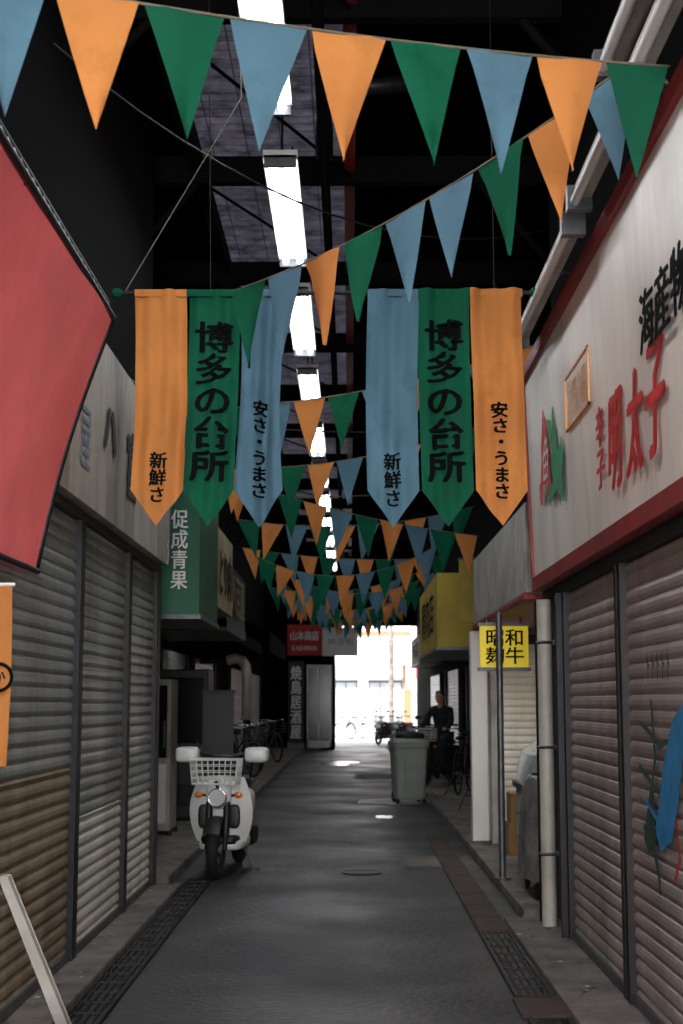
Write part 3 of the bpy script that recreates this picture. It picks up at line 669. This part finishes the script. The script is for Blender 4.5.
# ---------------- person
def skin(name,vs,es,rs,m,parent,sub=2):
    me=D.meshes.new(name); me.from_pydata(vs,es,[]); me.materials.append(m)
    ob=D.objects.new(name,me); COL.objects.link(ob); ob.parent=parent
    md=ob.modifiers.new('s','SKIN'); md.use_smooth_shade=True
    sv=me.skin_vertices[0].data
    for i,r_ in enumerate(rs): sv[i].radius=(r_,r_) if not isinstance(r_,tuple) else r_; sv[i].use_root=(i==0)
    s2=ob.modifiers.new('ss','SUBSURF'); s2.levels=sub; s2.render_levels=sub
    return ob
per=D.objects.new('seated_person',None); COL.objects.link(per); per.location=(1.55,25.0,.06); per.rotation_euler=(0,0,math.radians(-28)); per.scale=(.97,)*3
V=[(0,.2,.84),(0,.2,1.0),(0,.16,1.2),(0,.14,1.36),(0,.12,1.44)]
E=[(0,1),(1,2),(2,3),(3,4)]; R=[(.16,.13),(.15,.12),(.18,.12),(.15,.1),(.06,.06)]
for sx in (-1,1):
    o=len(V); V+=[(sx*.18,.14,1.34),(sx*.26,.03,1.13),(sx*.26,-.14,1.06),(sx*.27,-.22,1.03)]; E+=[(3,o),(o,o+1),(o+1,o+2),(o+2,o+3)]; R+=[.075,.055,.045,.04]
skin('jacket',V,E,R,M_cloth,per)
V=[(0,.22,.86)]; E=[]; R=[(.15,.12)]
for sx in (-1,1):
    o=len(V); V+=[(sx*.1,.16,.84),(sx*.17,-.16,.82),(sx*.15,-.17,.6),(sx*.14,-.14,.42)]; E+=[(0,o),(o,o+1),(o+1,o+2),(o+2,o+3)]; R+=[.1,.075,.06,.048]
skin('trousers',V,E,R,M_jean,per)
for sx in (-1,1):
    skin('shoe',[(sx*.14,-.12,.39),(sx*.145,-.2,.375),(sx*.15,-.29,.37)],[(0,1),(1,2)],[.045,.045,.032],M_rub,per)
    V=[(sx*.27,-.23,1.03),(sx*.275,-.29,1.02)]; E=[(0,1)]; R=[(.028,.02),(.036,.018)]
    for k in range(4):
        o=len(V); xx=sx*(.245+.02*k); V+=[(xx,-.325,1.025),(xx,-.34,1.0),(xx,-.325,.98)]; E+=[(1,o),(o,o+1),(o+1,o+2)]; R+=[.01,.009,.008]
    o=len(V); V+=[(sx*.24,-.26,1.0),(sx*.238,-.29,.985)]; E+=[(0,o),(o,o+1)]; R+=[.011,.009]
    skin('hand',V,E,R,M_skin,per)
h=MB('head')
def hd(u,v):
    t=2*pi*u; q_=pi*(v-.5); x=.078*math.cos(q_)*math.sin(t); y=-.095*math.cos(q_)*math.cos(t); z=.12*math.sin(q_)
    if z<0: x*=1+z*1.6; 
    if z<0 and y>0: y*=.8
    fr=max(0,math.cos(t))
    y-= .024*math.exp(-((x/.014)**2+((z+.012)/.022)**2))*fr
    y+= .010*fr*(math.exp(-(((x-.032)/.016)**2+((z-.018)/.012)**2))+math.exp(-(((x+.032)/.016)**2+((z-.018)/.012)**2)))
    y-= .006*math.exp(-((x/.024)**2+((z+.055)/.01)**2))*fr
    return (x,y+.09,z+1.56)
h.grid(hd,40,30,M_skin); h.cyl((0,.12,1.38),(0,.11,1.5),.055,M_skin,14,.05)
for sx in (-1,1):
    h.sell((sx*.08,.1,1.56),(.012,.02,.032),M_skin); h.sell((sx*.032,.005,1.577),(.013,.008,.007),M_hair); h.box(sx*.032-.017,sx*.032+.017,-.004,.004,1.595,1.6,M_hair)
h.sell((0,-.008,1.503),(.022,.006,.004),M_red)
h.grid(lambda u,v:(.088*math.cos(pi*.5*v*.999-.15)*math.sin(2*pi*u),.1-.1*math.cos(pi*.5*v-.15)*math.cos(2*pi*u)+(.025 if math.cos(2*pi*u)>0 else 0)*(1-v),1.575+.115*math.sin(pi*.5*v)-(.05*(1-v) if math.cos(2*pi*u)<.4 else -.04*(1-v))),32,12,M_hair)
h.build(parent=per)

# ---------------- beyond
q=MB('building_across_street'); q.box(-12,14,66,70,0,9,M_sun)
for x in (-4,-1.2,.9):
    q.box(x,x+1.5,65.93,66,.6,2.4,M_pane); q.box(x-.05,x+1.55,65.9,65.96,2.4,2.5,M_steel)
    for k in range(4): q.box(x+.5*k-.02,x+.5*k+.02,65.88,65.94,.6,2.4,M_steel)
q.box(-12,14,65.2,66,3.2,3.4,M_sun); q.box(2.5,3.0,65.8,66,0,3.2,M_tan); q.box(-12,14,65.9,66,4.6,4.8,M_tan)
for k in range(30): q.box(-3+.25*k,-2.97+.25*k,65.2,65.24,3.4,4.3,M_steel)
q.box(-3,4.3,65.2,65.24,4.28,4.33,M_steel); q.build()
q=MB('corner_shop_building'); q.box(2.6,6,51,60,0,7,M_whiteD); q.box(2.55,2.6,51.5,55,2.4,3.1,M_red); q.box(2.2,2.6,55.5,56,2,3.4,M_whiteD); q.box(2.57,2.6,51.5,55,.2,2.2,M_glz); q.build()
q=MB('utility_pole'); q.cyl((1.75,60,0),(1.75,60,8),.1,M_conc,14); q.box(1.35,2.15,59.95,60.05,6.8,6.9,M_steel); q.build()

# ---------------- lights
world=D.worlds.new('world'); S.world=world; world.use_nodes=True
bg=world.node_tree.nodes['Background']; bg.inputs[0].default_value=(.86,.92,1,1); bg.inputs[1].default_value=2.8
def area(name,loc,rot,sx,sy,e,col=(1,1,1)):
    la=D.lights.new(name,'AREA'); la.shape='RECTANGLE'; la.size=sx; la.size_y=sy; la.energy=e; la.color=col
    o=D.objects.new(name,la); COL.objects.link(o); o.location=loc; o.rotation_euler=rot; return o
area('entrance_daylight',(0,-3.5,3.0),(math.radians(88),0,0),2.8,4.5,690,(1,.975,.94))
for k,e in enumerate((46,40,22,14,12)): area('lamp_glow',(-.52,5+5.5*k,5.4),(0,0,0),.3,2.4,e,(.96,.97,1))
area('recess_fill',(1.75,13.2,2.2),(0,0,0),.3,1.2,9,(1,.93,.8))  # added fill light to brighten the recessed shutter, not an actual fixture
sn=D.lights.new('sun','SUN'); sn.energy=22; sn.angle=.02; sn.color=(1,.98,.95)
so=D.objects.new('sun',sn); COL.objects.link(so); so.rotation_euler=(math.radians(38),0,math.radians(-25))

cd=D.cameras.new('camera'); cam=D.objects.new('camera',cd); COL.objects.link(cam)
cd.sensor_fit='VERTICAL'; cd.sensor_height=36; cd.sensor_width=24; cd.lens=1400/1024*36
cam.location=(0,0,1.5); cam.rotation_euler=(math.radians(90+7.73),0,math.radians(.348))
cd.dof.use_dof=True; cd.dof.focus_distance=8; cd.dof.aperture_fstop=4.0
S.camera=cam
